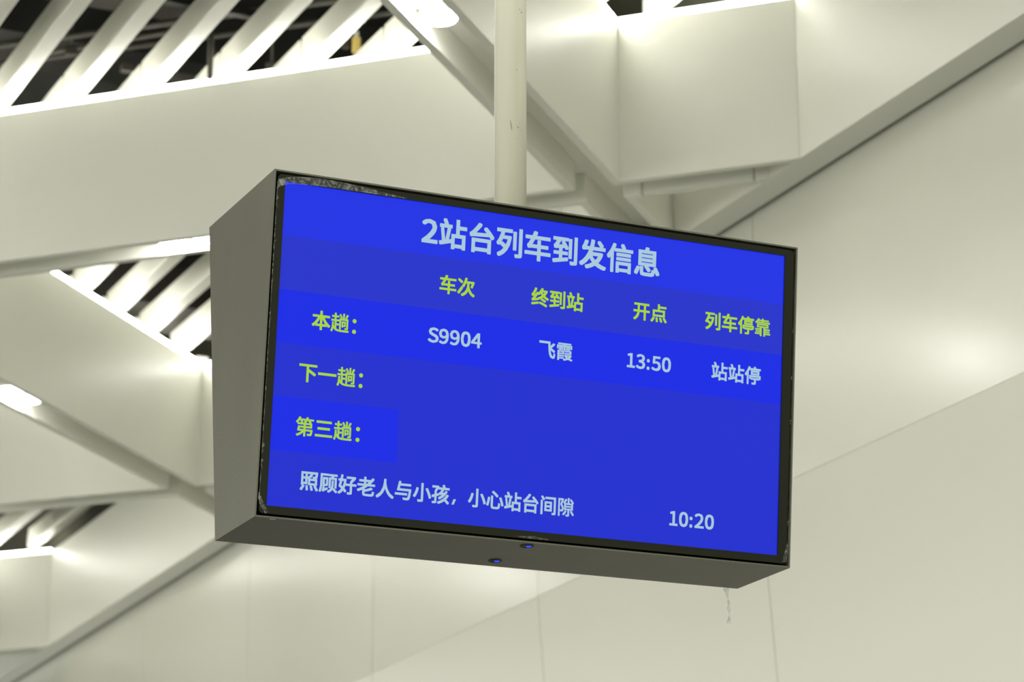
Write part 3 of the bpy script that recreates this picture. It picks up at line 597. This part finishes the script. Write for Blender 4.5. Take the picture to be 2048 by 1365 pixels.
strip_mesh('film_corner', [(0.6402, 0, -0.262), (0.6350, -0.006, -0.310), (0.6185, -0.010, -0.3600)], [(0.6405, 0, -0.270), (0.6390, -0.003, -0.318), (0.6350, -0.004, -0.3620)], M_FILM)
strip_mesh('film_corner', [(-0.040, 0.0005, -0.3590), (0.0, 0.0005, -0.3560), (0.035, 0.0005, -0.3600)], [(-0.040, 0.0005, -0.3612), (0.0, 0.0005, -0.3618), (0.035, 0.0005, -0.3615)], M_FILM)

# --- two holes in the underside, blue glint painted as a glowing disc, small white sticker
bdir = Vector((0, BB[0], BB[1] + HH)).normalized(); bnor = Vector((0, bdir.z, -bdir.y))   # along depth, outwards (down)
if bnor.z > 0: bnor = -bnor
def hole(x, y):
    c = Vector((x, 0, -HH)) + bdir * (y / bdir.y)
    V, F, FM = [], [], []
    seg = 24
    for r, h in ((0.0160, 0.0003), (0.0150, 0.0016), (0.0125, 0.0016), (0.0118, -0.006 + 0.0065)):
        for i in range(seg):
            a = 2 * math.pi * i / seg
            V.append(c + Vector((1, 0, 0)) * r * math.cos(a) + bdir * r * math.sin(a) + bnor * h)
    for j in range(3): F += [(j * seg + i, j * seg + (i + 1) % seg, (j + 1) * seg + (i + 1) % seg, (j + 1) * seg + i) for i in range(seg)]
    F.append(tuple(range(3 * seg, 4 * seg)))
    g = dpart('grommet', V, F, M_SCREENBACK, smooth=False)
    V = [c + Vector((1, 0, 0)) * (0.0045 + 0.007 * math.cos(i * math.pi / 8)) + bdir * 0.0075 * math.sin(i * math.pi / 8) + bnor * 0.0011 for i in range(16)]
    V.append(c + Vector((0.0045, 0, 0)) + bnor * 0.003)
    dpart('hole_glint', V, [(i, (i + 1) % 16, 16) for i in range(16)] + [tuple(range(16))], M_GLINT, parent=g, smooth=True)
hole(-0.0032, 0.0276); hole(-0.0062, 0.1817)
def stick(x0, x1, y0, y1):
    V = []
    for h in (0.0002, 0.0008):
        for x, y in ((x0, y0), (x1, y0), (x1, y1), (x0, y1)): V.append(Vector((x, 0, -HH)) + bdir * (y / bdir.y) + bnor * h)
    dpart('sticker', V, [(0, 1, 2, 3), (4, 5, 6, 7), (0, 1, 5, 4), (1, 2, 6, 5), (2, 3, 7, 6), (3, 0, 4, 7)], M_LABELW)
stick(-0.609, -0.597, 0.0045, 0.009)

# ------------------------------------------------------------------ pole
PX, PY = -0.0035, 6.135
zb, zt = 2.245 + CAM_Z, 5.54 + CAM_Z
pole = thing('ceiling_pole', 'cream painted round steel pole carrying the display from above', 'pole', (PX, PY, zb))
v, f = tube([(0, 0, 0), (0, 0, zt - zb)], 0.0371, 48); new_obj('tube', v, f, M_POLE, parent=pole, smooth=True)
v, f = tube([(0, 0, zt - zb - 0.015), (0, 0, zt - zb)], 0.10, 32); new_obj('flange', v, f, M_POLE, parent=pole)
# chips in the paint
def chip(h, ang, w, l, tilt=0.0):
    V = []; r = 0.0372; seg = 9
    for lay in (0, 1):
        for i in range(seg):
            a = 2 * math.pi * i / seg; k = random.uniform(0.65, 1.15)
            dx = w * math.cos(a) * k; dz = l * math.sin(a) * k
            aa = ang + (dx + tilt * dz) / r
            V.append(((r + 0.0002 * lay) * math.sin(aa), -(r + 0.0002 * lay) * math.cos(aa), h + dz))
    F = [tuple(range(seg)), tuple(range(seg, 2 * seg))] + [(i, (i + 1) % seg, seg + (i + 1) % seg, seg + i) for i in range(seg)]
    new_obj('paint_chip', V, F, M_CHIP, parent=pole)
chip(0.548, 0.05, 0.0012, 0.009, 0.5); chip(0.502, 0.75, 0.0015, 0.0022); chip(0.508, 0.62, 0.0022, 0.0009)
chip(0.355, 0.42, 0.0010, 0.0014); chip(0.215, 0.05, 0.0010, 0.014, -0.15); chip(0.212, 0.50, 0.0016, 0.0020); chip(0.205, 0.66, 0.0008, 0.0012)
chip(0.224, 0.62, 0.0007, 0.0008); chip(0.183, 0.45, 0.0006, 0.0007)

# ------------------------------------------------------------------ strip of clear tape dangling behind the display
tape_top = Vector((0.498, 6.53, 1.474 + CAM_Z))
pa, pb = [], []
for i in range(22):
    t = i / 21; z = -0.086 * t
    tw = t * 6.0
    w = 0.0052 + 0.001 * math.sin(i * 1.7)
    cx = 0.004 * math.sin(t * 3) + 0.004 * t
    pa.append((cx - w * math.cos(tw) - 0.001, -w * math.sin(tw) * 0.7, z)); pb.append((cx + w * math.cos(tw) + 0.001, w * math.sin(tw) * 0.7, z))
V = pa + pb + [(x, y + 0.0004, z) for x, y, z in pa + pb]; n = 22
F = [(i, i + 1, n + i + 1, n + i) for i in range(n - 1)]; F += [tuple(j + 2 * n for j in q) for q in F]
F += [(i, i + 1, i + 1 + 2 * n, i + 2 * n) for i in range(n - 1)] + [(n + i, n + i + 1, n + i + 1 + 2 * n, n + i + 2 * n) for i in range(n - 1)]
tp = new_obj('plastic_strip', V, F, M_TAPE, loc=tape_top, smooth=True)
tp['label'] = 'twisted strip of clear plastic film dangling under the right end of the display'; tp['category'] = 'plastic film'
